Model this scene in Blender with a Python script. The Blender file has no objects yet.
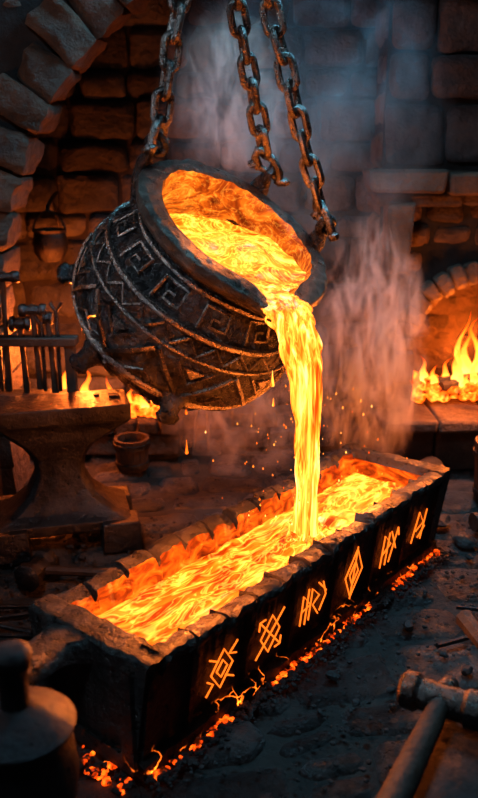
import bpy, math, random
from mathutils import Vector, Matrix, noise
random.seed(7)
S=bpy.context.scene
V=Vector
def lerp(a,b,t): return a+(b-a)*t
# ------------------------------------------------------------------ materials
def newmat(name):
    m=bpy.data.materials.new(name); m.use_nodes=True
    nt=m.node_tree; nt.nodes.clear()
    o=nt.nodes.new('ShaderNodeOutputMaterial')
    return m,nt,o
def N(nt,t,**k):
    n=nt.nodes.new(t)
    for a,b in k.items():
        if a in n.inputs: n.inputs[a].default_value=b
        else: setattr(n,a,b)
    return n
def ramp(nt,stops):
    r=nt.nodes.new('ShaderNodeValToRGB')
    e=r.color_ramp.elements
    while len(e)<len(stops): e.new(.5)
    for i,(p,c) in enumerate(stops):
        e[i].position=p; e[i].color=(*c,1)
    return r
def surf(name,c1,c2,metal=0,r0=.5,r1=.8,scale=6,bump=.4,bscale=25,island=0,vor=0,c3=None,dist=.02,hot=0):
    m,nt,o=newmat(name); L=nt.links.new
    tc=N(nt,'ShaderNodeTexCoord')
    n1=N(nt,'ShaderNodeTexNoise',Scale=scale,Detail=8,Roughness=.65)
    n2=N(nt,'ShaderNodeTexNoise',Scale=bscale,Detail=10,Roughness=.7)
    L(tc.outputs['Object'],n1.inputs['Vector']); L(tc.outputs['Object'],n2.inputs['Vector'])
    st=[(.3,c1),(.68,c2)]
    if c3: st.append((.8,c3))
    r=ramp(nt,st); L(n1.outputs['Fac'],r.inputs['Fac'])
    b=N(nt,'ShaderNodeBsdfPrincipled',Metallic=metal)
    col=r.outputs['Color']
    if island:
        g=N(nt,'ShaderNodeNewGeometry')
        mr=N(nt,'ShaderNodeMapRange'); mr.inputs['To Min'].default_value=1-island; mr.inputs['To Max'].default_value=1+island
        L(g.outputs['Random Per Island'],mr.inputs['Value'])
        mx=N(nt,'ShaderNodeVectorMath',operation='SCALE'); L(col,mx.inputs[0]); L(mr.outputs[0],mx.inputs['Scale']); col=mx.outputs[0]
    L(col,b.inputs['Base Color'])
    rr=N(nt,'ShaderNodeMapRange'); rr.inputs['From Min'].default_value=.3; rr.inputs['From Max'].default_value=.7
    rr.inputs['To Min'].default_value=r0; rr.inputs['To Max'].default_value=r1
    L(n2.outputs['Fac'],rr.inputs['Value']); L(rr.outputs[0],b.inputs['Roughness'])
    h=n2.outputs['Fac']
    if vor:
        v=N(nt,'ShaderNodeTexVoronoi',Scale=vor,feature='SMOOTH_F1'); L(tc.outputs['Object'],v.inputs['Vector'])
        ad=N(nt,'ShaderNodeMath',operation='ADD'); L(v.outputs['Distance'],ad.inputs[0]); L(h,ad.inputs[1]); h=ad.outputs[0]
    ad2=N(nt,'ShaderNodeMath',operation='ADD'); L(h,ad2.inputs[0]); L(n1.outputs['Fac'],ad2.inputs[1])
    bp=N(nt,'ShaderNodeBump',Strength=bump,Distance=dist); L(ad2.outputs[0],bp.inputs['Height']); L(bp.outputs['Normal'],b.inputs['Normal'])
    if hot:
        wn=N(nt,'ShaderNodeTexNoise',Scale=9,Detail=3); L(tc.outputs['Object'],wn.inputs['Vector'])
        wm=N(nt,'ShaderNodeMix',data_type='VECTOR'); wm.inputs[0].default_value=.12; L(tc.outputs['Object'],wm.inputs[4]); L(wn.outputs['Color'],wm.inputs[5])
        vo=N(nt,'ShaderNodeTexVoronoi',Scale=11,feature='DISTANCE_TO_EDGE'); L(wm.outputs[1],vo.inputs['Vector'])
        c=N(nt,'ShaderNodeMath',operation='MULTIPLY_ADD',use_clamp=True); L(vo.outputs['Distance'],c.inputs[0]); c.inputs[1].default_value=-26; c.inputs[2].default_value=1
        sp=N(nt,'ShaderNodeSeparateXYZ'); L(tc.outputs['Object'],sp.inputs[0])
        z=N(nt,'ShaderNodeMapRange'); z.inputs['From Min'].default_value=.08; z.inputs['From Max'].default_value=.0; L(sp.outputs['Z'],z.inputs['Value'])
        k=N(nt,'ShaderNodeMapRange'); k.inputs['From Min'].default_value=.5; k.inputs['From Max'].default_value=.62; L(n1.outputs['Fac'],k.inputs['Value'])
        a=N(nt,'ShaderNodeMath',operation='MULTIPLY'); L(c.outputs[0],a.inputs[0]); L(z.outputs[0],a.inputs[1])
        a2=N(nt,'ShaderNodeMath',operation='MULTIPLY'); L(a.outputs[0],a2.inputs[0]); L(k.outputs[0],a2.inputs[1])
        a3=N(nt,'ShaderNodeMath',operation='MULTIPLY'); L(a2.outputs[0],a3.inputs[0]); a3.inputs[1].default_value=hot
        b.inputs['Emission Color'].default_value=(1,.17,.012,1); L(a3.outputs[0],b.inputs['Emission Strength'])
    L(b.outputs[0],o.inputs['Surface'])
    return m
def molten(name,scale=(5,5,5),rot=0,strength=3.2,stops=None,dist=1.5,nscale=3.0,veins=0,vw=22,detail=6,bump=.5):
    m,nt,o=newmat(name); L=nt.links.new
    tc=N(nt,'ShaderNodeTexCoord'); mp=N(nt,'ShaderNodeMapping'); mp.inputs['Scale'].default_value=scale; mp.inputs['Rotation'].default_value=(0,0,rot)
    L(tc.outputs['Object'],mp.inputs['Vector'])
    n1=N(nt,'ShaderNodeTexNoise',Scale=nscale,Detail=detail,Roughness=.55,Distortion=dist); L(mp.outputs[0],n1.inputs['Vector'])
    r=ramp(nt,stops); L(n1.outputs['Fac'],r.inputs['Fac'])
    col=r.outputs['Color']
    if veins:
        n2=N(nt,'ShaderNodeTexNoise',Scale=nscale*1.3,Detail=2,Roughness=.5,Distortion=dist*1.6); L(mp.outputs[0],n2.inputs['Vector'])
        a=N(nt,'ShaderNodeMath',operation='SUBTRACT'); L(n2.outputs['Fac'],a.inputs[0]); a.inputs[1].default_value=.5
        b_=N(nt,'ShaderNodeMath',operation='ABSOLUTE'); L(a.outputs[0],b_.inputs[0])
        c_=N(nt,'ShaderNodeMath',operation='MULTIPLY_ADD',use_clamp=True); L(b_.outputs[0],c_.inputs[0]); c_.inputs[1].default_value=-vw; c_.inputs[2].default_value=1
        d_=N(nt,'ShaderNodeMath',operation='MULTIPLY'); L(c_.outputs[0],d_.inputs[0]); L(n1.outputs['Fac'],d_.inputs[1])
        e_=N(nt,'ShaderNodeVectorMath',operation='SCALE'); e_.inputs[0].default_value=(1.0,.42,.06); 
        f_=N(nt,'ShaderNodeMath',operation='MULTIPLY'); L(d_.outputs[0],f_.inputs[0]); f_.inputs[1].default_value=veins
        L(f_.outputs[0],e_.inputs['Scale'])
        g_=N(nt,'ShaderNodeVectorMath',operation='ADD'); L(col,g_.inputs[0]); L(e_.outputs[0],g_.inputs[1]); col=g_.outputs[0]
    b=N(nt,'ShaderNodeBsdfPrincipled',Roughness=.35); b.inputs['Base Color'].default_value=(.03,.01,.004,1); b.inputs['Specular IOR Level'].default_value=.2
    L(col,b.inputs['Emission Color']); b.inputs['Emission Strength'].default_value=strength
    bp=N(nt,'ShaderNodeBump',Strength=bump,Distance=.02); L(n1.outputs['Fac'],bp.inputs['Height']); L(bp.outputs['Normal'],b.inputs['Normal'])
    L(b.outputs[0],o.inputs['Surface']); return m
def emis(name,col,st):
    m,nt,o=newmat(name); e=N(nt,'ShaderNodeEmission',Strength=st); e.inputs['Color'].default_value=(*col,1)
    nt.links.new(e.outputs[0],o.inputs['Surface']); return m
IRON=surf('dark_iron',(.02,.02,.022),(.085,.08,.08),.9,.22,.5,5,.7,30,c3=(.17,.14,.11))
POT=surf('hammered_iron',(.018,.018,.019),(.085,.08,.078),.95,.14,.40,7,1,22,vor=12,c3=(.19,.16,.14),dist=.028)
POTRIM=surf('worn_rim_iron',(.03,.026,.023),(.14,.115,.095),.88,.2,.48,9,1,26,c3=(.28,.21,.16),dist=.03)
POTTRIM=surf('worn_iron_trim',(.08,.075,.07),(.26,.22,.19),.95,.18,.38,9,.5,50)
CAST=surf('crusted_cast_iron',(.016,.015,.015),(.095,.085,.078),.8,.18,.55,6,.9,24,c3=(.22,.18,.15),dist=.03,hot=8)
CHAIN=surf('chain_iron',(.035,.032,.03),(.17,.15,.135),.95,.18,.42,12,.5,60)
STONE=surf('wall_stone',(.018,.020,.023),(.095,.095,.098),0,.36,.85,4,1,14,island=.5,dist=.07)
WARMST=surf('arch_stone',(.030,.020,.015),(.12,.078,.052),0,.42,.85,4,1,14,island=.4,dist=.07)
PAVE=surf('floor_flagstone',(.016,.014,.014),(.09,.080,.075),0,.16,.55,5,1,18,island=.4,dist=.05)
MORTAR=surf('mortar',(.006,.006,.006),(.016,.014,.013),0,.8,1,6,.8,20)
DIRT=surf('floor_dirt',(.01,.009,.008),(.03,.025,.02),0,.7,1,6,.9,30)
WOOD=surf('worn_wood',(.014,.009,.006),(.055,.032,.02),0,.4,.8,5,.6,22)
COAL=surf('coal',(.008,.008,.008),(.045,.04,.038),.1,.3,.8,8,.9,30)
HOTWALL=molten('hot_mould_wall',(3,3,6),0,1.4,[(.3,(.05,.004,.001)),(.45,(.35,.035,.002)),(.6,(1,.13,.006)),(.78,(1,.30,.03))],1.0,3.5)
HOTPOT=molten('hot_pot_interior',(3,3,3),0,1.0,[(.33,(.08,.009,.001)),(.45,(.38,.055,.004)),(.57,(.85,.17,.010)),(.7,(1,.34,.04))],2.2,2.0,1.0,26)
MOLT=molten('molten_metal_pool',(1.5,4,3),0,1.9,[(.36,(.28,.025,.0)),(.45,(.85,.10,.003)),(.55,(1,.19,.009)),(.66,(1,.38,.045))],2.0,1.9,1.5,15,3,.2)
MOLTPOT=molten('molten_metal_pot',(3,3,3),0,1.8,[(.32,(.4,.05,.002)),(.45,(.9,.17,.008)),(.58,(1,.30,.025)),(.7,(1,.5,.09))],2.8,1.6,1.6,16,4,.3)
STREAM=molten('molten_stream',(20,20,1.3),0,2.0,[(.36,(.45,.05,.002)),(.46,(1,.15,.007)),(.56,(1,.36,.04)),(.66,(1,.62,.20))],.8,1.2,1.0,14,4)
RUNE=emis('rune_glow',(1,.18,.016),1.6)
EMBER=molten('ember',(12,12,12),0,2.8,[(.42,(.015,.002,0)),(.52,(.5,.04,.002)),(.68,(1,.18,.012))],.5,2)
FIRECOAL=molten('fire_coal',(10,10,10),0,3.2,[(.36,(.05,.004,0)),(.5,(.8,.09,.004)),(.65,(1,.26,.03))],.5,2)
def flamemat():
    m,nt,o=newmat('flame'); L=nt.links.new
    tc=N(nt,'ShaderNodeTexCoord'); sp=N(nt,'ShaderNodeSeparateXYZ'); L(tc.outputs['Generated'],sp.inputs[0])
    r=ramp(nt,[(0,(1,.5,.14)),(.35,(1,.32,.04)),(.75,(1,.13,.008)),(1,(.5,.03,0))]); L(sp.outputs['Z'],r.inputs['Fac'])
    e=N(nt,'ShaderNodeEmission',Strength=4.2); L(r.outputs[0],e.inputs['Color'])
    t=N(nt,'ShaderNodeBsdfTransparent'); n1=N(nt,'ShaderNodeTexNoise',Scale=9,Detail=3); L(tc.outputs['Object'],n1.inputs['Vector'])
    mx=N(nt,'ShaderNodeMixShader'); ml=N(nt,'ShaderNodeMath',operation='MULTIPLY_ADD'); L(sp.outputs['Z'],ml.inputs[0]); ml.inputs[1].default_value=.5
    L(n1.outputs['Fac'],ml.inputs[2]); sb=N(nt,'ShaderNodeMath',operation='SUBTRACT',use_clamp=True); L(ml.outputs[0],sb.inputs[0]); sb.inputs[1].default_value=.25
    L(sb.outputs[0],mx.inputs[0]); L(e.outputs[0],mx.inputs[1]); L(t.outputs[0],mx.inputs[2]); L(mx.outputs[0],o.inputs['Surface']); return m
FLAME=flamemat()
# ------------------------------------------------------------------ mesh builder
class MB:
    def __init__(s): s.v=[]; s.f=[]; s.m=[]
    def add(s,vs,fs,mi=0):
        o=len(s.v); s.v+= [tuple(v) for v in vs]
        for f in fs: s.f.append([i+o for i in f]); s.m.append(mi)
    def box(s,c,size,rot=None,mi=0,taper=1,jit=0):
        hx,hy,hz=[a/2 for a in size]; vs=[]
        for z in(-1,1):
            k=taper if z>0 else 1
            for x,y in((-1,-1),(1,-1),(1,1),(-1,1)):
                p=V((x*hx*k,y*hy*k,z*hz))+V([random.uniform(-jit,jit) for _ in range(3)])
                if rot: p=rot@p
                vs.append(p+V(c))
        s.add(vs,[(3,2,1,0),(4,5,6,7),(0,1,5,4),(1,2,6,5),(2,3,7,6),(3,0,4,7)],mi)
    def lathe(s,prof,seg=32,M=None,mi=0,cap=True):
        M=M or Matrix(); vs=[]
        for r,z in prof:
            for i in range(seg):
                a=2*math.pi*i/seg; vs.append(M@V((r*math.cos(a),r*math.sin(a),z)))
        fs=[]
        for j in range(len(prof)-1):
            for i in range(seg):
                k=(i+1)%seg; fs.append((j*seg+i,j*seg+k,(j+1)*seg+k,(j+1)*seg+i))
        if cap: fs.append(tuple(range(seg))[::-1]); fs.append(tuple((len(prof)-1)*seg+i for i in range(seg)))
        s.add(vs,fs,mi)
    def tube(s,pts,r,seg=8,mi=0,closed=False,flat=None,up=None):
        pts=[V(p) for p in pts]; n=len(pts); vs=[]; prev=None
        for i,p in enumerate(pts):
            a=pts[(i-1)%n] if (closed or i>0) else p; b=pts[(i+1)%n] if (closed or i<n-1) else p
            t=(b-a).normalized()
            if up is not None: x=V(up[i] if isinstance(up,list) else up).cross(t)
            elif prev is None: x=t.orthogonal()
            else: x=prev-t*prev.dot(t)
            x.normalize(); prev=x; y=t.cross(x)
            rr=r[i] if isinstance(r,(list,tuple)) else r
            ry=rr if flat is None else (flat[i] if isinstance(flat,(list,tuple)) else flat)
            for k in range(seg):
                an=2*math.pi*(k+.5)/seg; vs.append(p+x*rr*math.cos(an)+y*ry*math.sin(an))
        fs=[]
        for i in range(n if closed else n-1):
            j=(i+1)%n
            for k in range(seg):
                l=(k+1)%seg; fs.append((i*seg+k,i*seg+l,j*seg+l,j*seg+k))
        if not closed: fs.append(tuple(range(seg))[::-1]); fs.append(tuple((n-1)*seg+k for k in range(seg)))
        s.add(vs,fs,mi)
    def rock(s,c,r,mi=0,squash=.7,seed=None):
        import bmesh
        bm=bmesh.new(); bmesh.ops.create_icosphere(bm,subdivisions=2,radius=1)
        off=V([random.uniform(0,99) for _ in range(3)])
        vs=[]
        q=Matrix.Rotation(random.uniform(0,6),3,'Z')
        for v in bm.verts:
            k=1+.45*noise.noise(v.co*1.3+off)+.15*noise.noise(v.co*4+off)
            p=v.co*k; vs.append(q@V((p.x*r*1.15,p.y*r*.9,p.z*r*squash))+V(c))
        fs=[[v.index for v in f.verts] for f in bm.faces]; bm.free(); s.add(vs,fs,mi)
    def make(s,name,mats,smooth=True,bevel=0,parent=None,sub=0,angle=40,bseg=2):
        me=bpy.data.meshes.new(name); me.from_pydata(s.v,[],s.f); me.update()
        if not isinstance(mats,(list,tuple)): mats=[mats]
        for m in mats: me.materials.append(m)
        me.polygons.foreach_set('material_index',s.m)
        import bmesh
        bm=bmesh.new(); bm.from_mesh(me); bmesh.ops.recalc_face_normals(bm,faces=bm.faces); bm.to_mesh(me); bm.free()
        ob=bpy.data.objects.new(name,me); S.collection.objects.link(ob)
        if smooth:
            me.polygons.foreach_set('use_smooth',[True]*len(me.polygons))
            try: me.set_sharp_from_angle(angle=math.radians(angle))
            except Exception: pass
        if bevel:
            b=ob.modifiers.new('bevel','BEVEL'); b.width=bevel; b.segments=bseg; b.limit_method='ANGLE'; b.angle_limit=math.radians(35)
            b.harden_normals=False
        if sub:
            u=ob.modifiers.new('sub','SUBSURF'); u.levels=u.render_levels=sub
        if parent: ob.parent=parent
        return ob
def empty(name):
    e=bpy.data.objects.new(name,None); S.collection.objects.link(e); return e
def align(d):
    return V((0,0,1)).rotation_difference(V(d).normalized()).to_matrix()
# ------------------------------------------------------------------ masonry
def stones(mb,org,ud,vd,nd,w,h,ch=(.18,.3),bw=(.25,.55),skip=None,depth=.05,gap=.010,mi=0,rough=1.0):
    org,ud,vd,nd=V(org),V(ud),V(vd),V(nd)
    z=0
    while z<h-.03:
        c=min(random.uniform(*ch),h-z); x=-random.uniform(0,.2)
        while x<w:
            b=random.uniform(*bw); x0=max(x,0); x1=min(x+b,w); x+=b
            if x1-x0<.05: continue
            if skip and skip((x0+x1)/2,z+c/2,x0,x1,z,z+c): continue
            d=depth+random.uniform(-.03,.025)*rough; g=gap
            def P(u,v,n): return org+ud*u+vd*v+nd*n
            nu=max(3,int((x1-x0)/.04)); nv=max(3,int(c/.04)); vs=[]
            off=V([random.uniform(0,50) for _ in range(3)])
            cj=[(random.uniform(-.015,.015),random.uniform(-.015,.015)) for _ in range(4)]
            for iv in range(nv+1):
                for iu in range(nu+1):
                    s,t=iu/nu,iv/nv
                    jx=lerp(lerp(cj[0][0],cj[1][0],s),lerp(cj[3][0],cj[2][0],s),t); jz=lerp(lerp(cj[0][1],cj[1][1],s),lerp(cj[3][1],cj[2][1],s),t)
                    u=lerp(x0+g,x1-g,s)+jx; v=lerp(z+g,z+c-g,t)+jz
                    du=min(s,1-s)*(x1-x0); dv=min(t,1-t)*c; e=min(du,dv)
                    corner=max(0,.03-math.hypot(du,dv))
                    sg=(1 if s<.5 else -1); tg=(1 if t<.5 else -1)
                    u+=sg*corner*.4; v+=tg*corner*.4
                    q=V((u*1.0,v*1.0,0))
                    k=(noise.noise(q*6+off)*.028+noise.noise(q*16+off)*.018)*rough
                    hgt=d-(.032 if e<1e-6 else 0)+k
                    ew=noise.noise(q*12+off+V((7,7,7)))*.010
                    vs.append(P(u+ew,v+ew,hgt))
            fs=[(j*(nu+1)+i,j*(nu+1)+i+1,(j+1)*(nu+1)+i+1,(j+1)*(nu+1)+i) for j in range(nv) for i in range(nu)]
            border=[i for i in range(nu+1)]+[j*(nu+1)+nu for j in range(1,nv+1)]+[nv*(nu+1)+i for i in range(nu-1,-1,-1)]+[j*(nu+1) for j in range(nv-1,0,-1)]
            nb=len(border); base=len(vs)
            for bi in border:
                p=vs[bi]; vs.append(p-nd*((p-org).dot(nd)+.02))
            for i in range(nb): fs.append((border[i],border[(i+1)%nb],base+(i+1)%nb,base+i))
            mb.add(vs,fs,mi)
        z+=c
def arch_panel(mb,cx,zs,rx,ry,xmin,xmax,zmin,zmax,y0,y1,mi=0):
    C=[];O=[]
    for k in range(4):
        t=k/4; C.append((cx-rx,lerp(zmin,zs,t))); O.append((xmin,lerp(zmin,zs,t)))
    for k in range(41):
        a=math.pi-math.pi*k/40; px,pz=cx+rx*math.cos(a),zs+ry*math.sin(a); C.append((px,pz))
        dx,dz=math.cos(a)*rx,math.sin(a)*ry; tt=[]
        if dx<-1e-6: tt.append((xmin-cx)/dx)
        if dx>1e-6: tt.append((xmax-cx)/dx)
        if dz>1e-6: tt.append((zmax-zs)/dz)
        t=min(tt); O.append((cx+dx*t,zs+dz*t))
    for k in range(1,5):
        t=k/4; C.append((cx+rx,lerp(zs,zmin,t))); O.append((xmax,lerp(zs,zmin,t)))
    n=len(C)
    vs=[(x,y0,z) for x,z in C]+[(x,y0,z) for x,z in O]+[(x,y1,z) for x,z in C]+[(x,y1,z) for x,z in O]
    fs=[]
    for i in range(n-1):
        fs+= [(i,i+1,n+i+1,n+i),(2*n+i,2*n+i+1,i+1,i),(2*n+i,3*n+i,3*n+i+1,2*n+i+1)]
    mb.add(vs,fs,mi)
def vous(mb,cx,zs,rx,ry,w,y0,y1,n,legs=None,mi=0,amp=.012,wj=.04):
    for k in range(n):
        a0=math.pi*k/n+.006; a1=math.pi*(k+1)/n-.006
        oo=random.uniform(-.02,.02); ww=w+random.uniform(-wj,wj); off=V([random.uniform(0,50) for _ in range(3)])
        nu=7; vs=[]
        per=[(0,1),(0,.5),(0,0),(.25,-.0),(.5,0),(.75,0),(1,0),(1,.5),(1,1)]
        for i in range(nu+1):
            a=lerp(a0,a1,i/nu); edge=.012 if i in(0,nu) else 0
            for pr,pd in per:
                rr=lerp(edge,ww-edge,pr); 
                x=cx+(rx+rr)*math.cos(a); z=zs+(ry+rr)*math.sin(a); y=lerp(y0+oo+edge+(.018 if pr in(0,1) and pd==0 else 0),y1,pd)
                p=V((x,y,z)); d=noise.noise_vector(p*5+off)*amp*1.8+noise.noise_vector(p*14+off)*amp*.9
                vs.append(p+d)
        m=len(per); fs=[(i*m+j,i*m+j+1,(i+1)*m+j+1,(i+1)*m+j) for i in range(nu) for j in range(m-1)]
        fs.append(tuple(range(m))); fs.append(tuple(nu*m+j for j in range(m)))
        mb.add(vs,fs,mi)
    if legs is not None:
        for sx in(-1,1):
            z=legs
            while z<zs-.03:
                c=min(random.uniform(.14,.2),zs-z)
                mb.box((cx+sx*(rx+w/2),(y0+y1)/2,z+c/2),(w-.01,abs(y1-y0),c-.016),mi=mi,jit=.010); z+=c
# --- room shell
XL,XR,YB,ZC=-2.3,2.5,5.7,4.2
mb=MB(); mb.box(((XL+XR)/2,YB+.1,ZC/2),(XR-XL+.4,.2,ZC),mi=1)
stones(mb,(XL,YB,0),(1,0,0),(0,0,1),(0,-1,0),XR-XL,ZC,(.16,.28),(.24,.5))
mb.make('wall_back',[STONE,MORTAR],angle=60)
mb=MB(); mb.box((XL-.1,2.4,ZC/2),(.2,6.8,ZC),mi=1)
stones(mb,(XL,-1,0),(0,1,0),(0,0,1),(1,0,0),YB+1,ZC)
mb.make('wall_left',[STONE,MORTAR],angle=60)
mb=MB(); mb.box((XR+.1,2.4,ZC/2),(.2,6.8,ZC),mi=1)
stones(mb,(XR,-1,0),(0,1,0),(0,0,1),(-1,0,0),YB+1,ZC)
mb.make('wall_right',[STONE,MORTAR],angle=60)
mb=MB(); mb.box(((XL+XR)/2,2.4,ZC+.1),(XR-XL+.4,6.8,.2)); 
for i in range(6): mb.box(((XL+XR)/2,.2+i*1.0,ZC-.08),(XR-XL,.18,.2),mi=1)
mb.make('ceiling',[MORTAR,WOOD])
# floor: irregular flagstones in wandering courses
mb=MB(); mb.box(((XL+XR)/2,2.4,-.09),(XR-XL+.4,6.8,.1),mi=1)
def wob(x,y): 
    q=V((x*.9,y*.9,0)); d=noise.noise_vector(q)*.10; a=.14
    return V((x*math.cos(a)-y*math.sin(a)+d.x+.4,x*math.sin(a)+y*math.cos(a)+d.y,0))
y=-1.8
while y<6.6:
    ch=random.uniform(.20,.36); x=-3.2
    while x<3.4:
        bw=random.uniform(.24,.55); parts=[(x,y,x+bw,y+ch)]
        if random.random()<.22 and bw>.36: parts=[(x,y,x+bw*.5,y+ch),(x+bw*.5,y,x+bw,y+ch)]
        elif random.random()<.15: parts=[(x,y,x+bw,y+ch*.5),(x,y+ch*.5,x+bw,y+ch)]
        x+=bw
        for (x0,y0,x1,y1) in parts:
            cc=wob((x0+x1)/2,(y0+y1)/2)
            if cc.x<XL-.2 or cc.x>XR+.2 or cc.y<-1 or cc.y>YB+.2: continue
            g=.010; cj=[(random.uniform(-.028,.028),random.uniform(-.028,.028)) for _ in range(4)]
            nu=max(4,int((x1-x0)/.035)); nv=max(4,int((y1-y0)/.035)); vs=[]; h=random.uniform(-.026,.0); tx,ty=random.uniform(-.04,.04),random.uniform(-.04,.04)
            off=V([random.uniform(0,50) for _ in range(3)])
            for iv in range(nv+1):
                for iu in range(nu+1):
                    s,t=iu/nu,iv/nv
                    jx=lerp(lerp(cj[0][0],cj[1][0],s),lerp(cj[3][0],cj[2][0],s),t)*.6; jy=lerp(lerp(cj[0][1],cj[1][1],s),lerp(cj[3][1],cj[2][1],s),t)*.6
                    X=lerp(x0+g,x1-g,s)+jx; Y=lerp(y0+g,y1-g,t)+jy
                    du=min(s,1-s)*(x1-x0); dv=min(t,1-t)*(y1-y0); e=min(du,dv); hyp=math.hypot(du,dv)
                    cr=max(0,.06-hyp)*.45; X+=(1 if s<.5 else -1)*cr; Y+=(1 if t<.5 else -1)*cr
                    p=wob(X,Y); ew=noise.noise_vector(p*11+off)*.012
                    zz=h+tx*(p.x-cc.x)+ty*(p.y-cc.y)+noise.noise(p*6+off)*.014+noise.noise(p*18+off)*.010-(.026 if e<1e-6 else 0)-(.005 if e<.05 else 0)
                    vs.append(V((p.x+ew.x,p.y+ew.y,min(zz,.006))))
            fs=[(j*(nu+1)+i,j*(nu+1)+i+1,(j+1)*(nu+1)+i+1,(j+1)*(nu+1)+i) for j in range(nv) for i in range(nu)]
            border=[i for i in range(nu+1)]+[j*(nu+1)+nu for j in range(1,nv+1)]+[nv*(nu+1)+i for i in range(nu-1,-1,-1)]+[j*(nu+1) for j in range(nv-1,0,-1)]
            nb=len(border); base=len(vs)
            for bi in border: vs.append(V((vs[bi].x,vs[bi].y,-.06)))
            for i in range(nb): fs.append((border[i],border[(i+1)%nb],base+(i+1)%nb,base+i))
            mb.add(vs,fs)
    y+=ch
mb.make('floor',[PAVE,DIRT],angle=60)
# big arch
mb=MB(); AX,AZ,ARX,ARY=.46,.98,1.715,1.947
arch_panel(mb,AX,AZ,ARX+.05,ARY+.05,XL+.1,XR-.1,.01,ZC-.2,4.5,4.75,1)
vous(mb,AX,AZ,ARX,ARY,.27,4.45,4.8,30,legs=0.01,mi=0,amp=.022)
def sk(u,z,*a):
    x=u+XL+.1
    if z<AZ: return abs(x-AX)<ARX+.3
    return ((x-AX)/(ARX+.34))**2+((z-AZ)/(ARY+.34))**2<1
stones(mb,(XL+.1,4.5,0.01),(1,0,0),(0,0,1),(0,-1,0),XR-XL-.2,ZC-.25,skip=sk,depth=.02)
mb.make('wall_arch',[WARMST,MORTAR],angle=60)
# fireplace
FX,FZ,FR=1.50,.70,.42; FY=5.2
fp=empty('stone_fireplace')
mb=MB(); arch_panel(mb,FX,FZ,FR+.02,FR+.02,.84,2.35,0.01,1.8,FY,FY+.34,1)
mb.box((1.595,FY+.17,2.9),(1.51,.34,2.2),mi=1)
vous(mb,FX,FZ,FR,FR,.13,FY-.09,FY+.33,17,legs=.33,amp=.006,wj=.008)
def sk(u,z,x0,x1,z0,z1):
    x0+=.84;x1+=.84; cx=max(x0,min(FX,x1)); 
    if z<FZ: return x1>FX-FR-.1 and x0<FX+FR+.1 and z>.33
    cz=max(z0,min(FZ,z1)); return math.hypot(cx-FX,cz-FZ)<FR+.1
stones(mb,(.84,FY,0),(1,0,0),(0,0,1),(0,-1,0),1.46,1.68,(.12,.2),(.16,.3),skip=sk,depth=.03,rough=.6)
stones(mb,(.84,FY-.02,1.80),(1,0,0),(0,0,1),(0,-1,0),1.46,2.15,(.24,.36),(.3,.6),depth=.06,mi=2)
stones(mb,(.84,FY+.34,0),(0,-1,0),(0,0,1),(-1,0,0),.34,3.95,(.2,.3),(.2,.34),depth=.02,rough=.5)
mb.box((FX,FY+.36,.8),(1.3,.03,1.4),mi=0)
stones(mb,(FX-.6,FY+.345,.3),(1,0,0),(0,0,1),(0,-1,0),1.2,1.0,(.09,.14),(.12,.22),depth=.01,rough=.5)
mb.make('masonry',[WARMST,MORTAR,STONE],parent=fp,angle=60)
mb=MB(); 
for x0,x1 in((.74,1.18),(1.19,1.66),(1.67,2.3)): mb.box(((x0+x1)/2,FY-.06,1.72),(x1-x0,.34,.12),jit=.018)
for x0,x1 in((.80,1.3),(1.31,1.8),(1.81,2.3)): mb.box(((x0+x1)/2,FY-.03,1.62),(x1-x0,.22,.08),jit=.012)
mb.box((.93,FY-.1,1.40),(.13,.16,.42),jit=.01,taper=1.25); mb.box((2.22,FY-.1,1.42),(.13,.16,.46),jit=.01)
mb.box((.90,FY-.05,.6),(.12,.14,1.2),jit=.01)
for i in range(4): mb.box((1.02+.34*i,FY-.1,.14),(.33,.42,.27),jit=.015); mb.box((1.02+.34*i,FY-.14,.315),(.335,.5,.07),jit=.01)
mb.make('mantel_and_hearth',WARMST,parent=fp,bevel=.02)
mb=MB()
for i in range(120): mb.rock((FX+random.uniform(-.38,.38),FY+random.uniform(-.06,.26),.38+random.uniform(0,.08)),random.uniform(.025,.05))
mb.make('coals',FIRECOAL,parent=fp)
mb=MB()
for a in(-.5,.1,.6): mb.tube([(FX-.22,FY+.05+a*.1,.45),(FX+.2,FY+.1-a*.2,.51+a*.05)],.035,8)
mb.make('burning_logs',COAL,parent=fp)
def flame(parent,c,h,r,lean=0):
    mb=MB(); off=V([random.uniform(0,50) for _ in range(3)])
    prof=[.55,.85,1,.95,.8,.62,.45,.3,.17,.07,.01]; vs=[];seg=14
    for j,p in enumerate(prof):
        z=j/(len(prof)-1)
        sx_=noise.noise(off+V((0,0,z*2.2)))*.5*z*h+lean*z*h; sy_=noise.noise(off+V((5,0,z*2.2)))*.3*z*h
        for i in range(seg):
            a=2*math.pi*i/seg; k=r*p*(1+.35*noise.noise(off+V((math.cos(a),math.sin(a),z*3))))
            vs.append(V(c)+V((k*math.cos(a)+sx_,k*.7*math.sin(a)+sy_,z*h)))
    fs=[]
    for j in range(len(prof)-1):
        for i in range(seg): k=(i+1)%seg; fs.append((j*seg+i,j*seg+k,(j+1)*seg+k,(j+1)*seg+i))
    mb.add(vs,fs); return mb.make('flame_tongue',FLAME,parent=parent)
for x,y,h,r in((1.40,.04,.34,.035),(1.45,.08,.42,.035),(1.50,.02,.26,.03),(1.34,.1,.2,.03),(1.58,.08,.36,.04),(1.68,.06,.26,.04),(1.26,.08,.15,.03),(1.78,.1,.3,.04),(1.43,.0,.14,.03),(1.53,.14,.46,.035),(1.2,.14,.2,.03),(1.37,.05,.3,.025),(1.48,.12,.5,.025)):
    flame(fp,(x,FY+y,.42),h,r)
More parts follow.
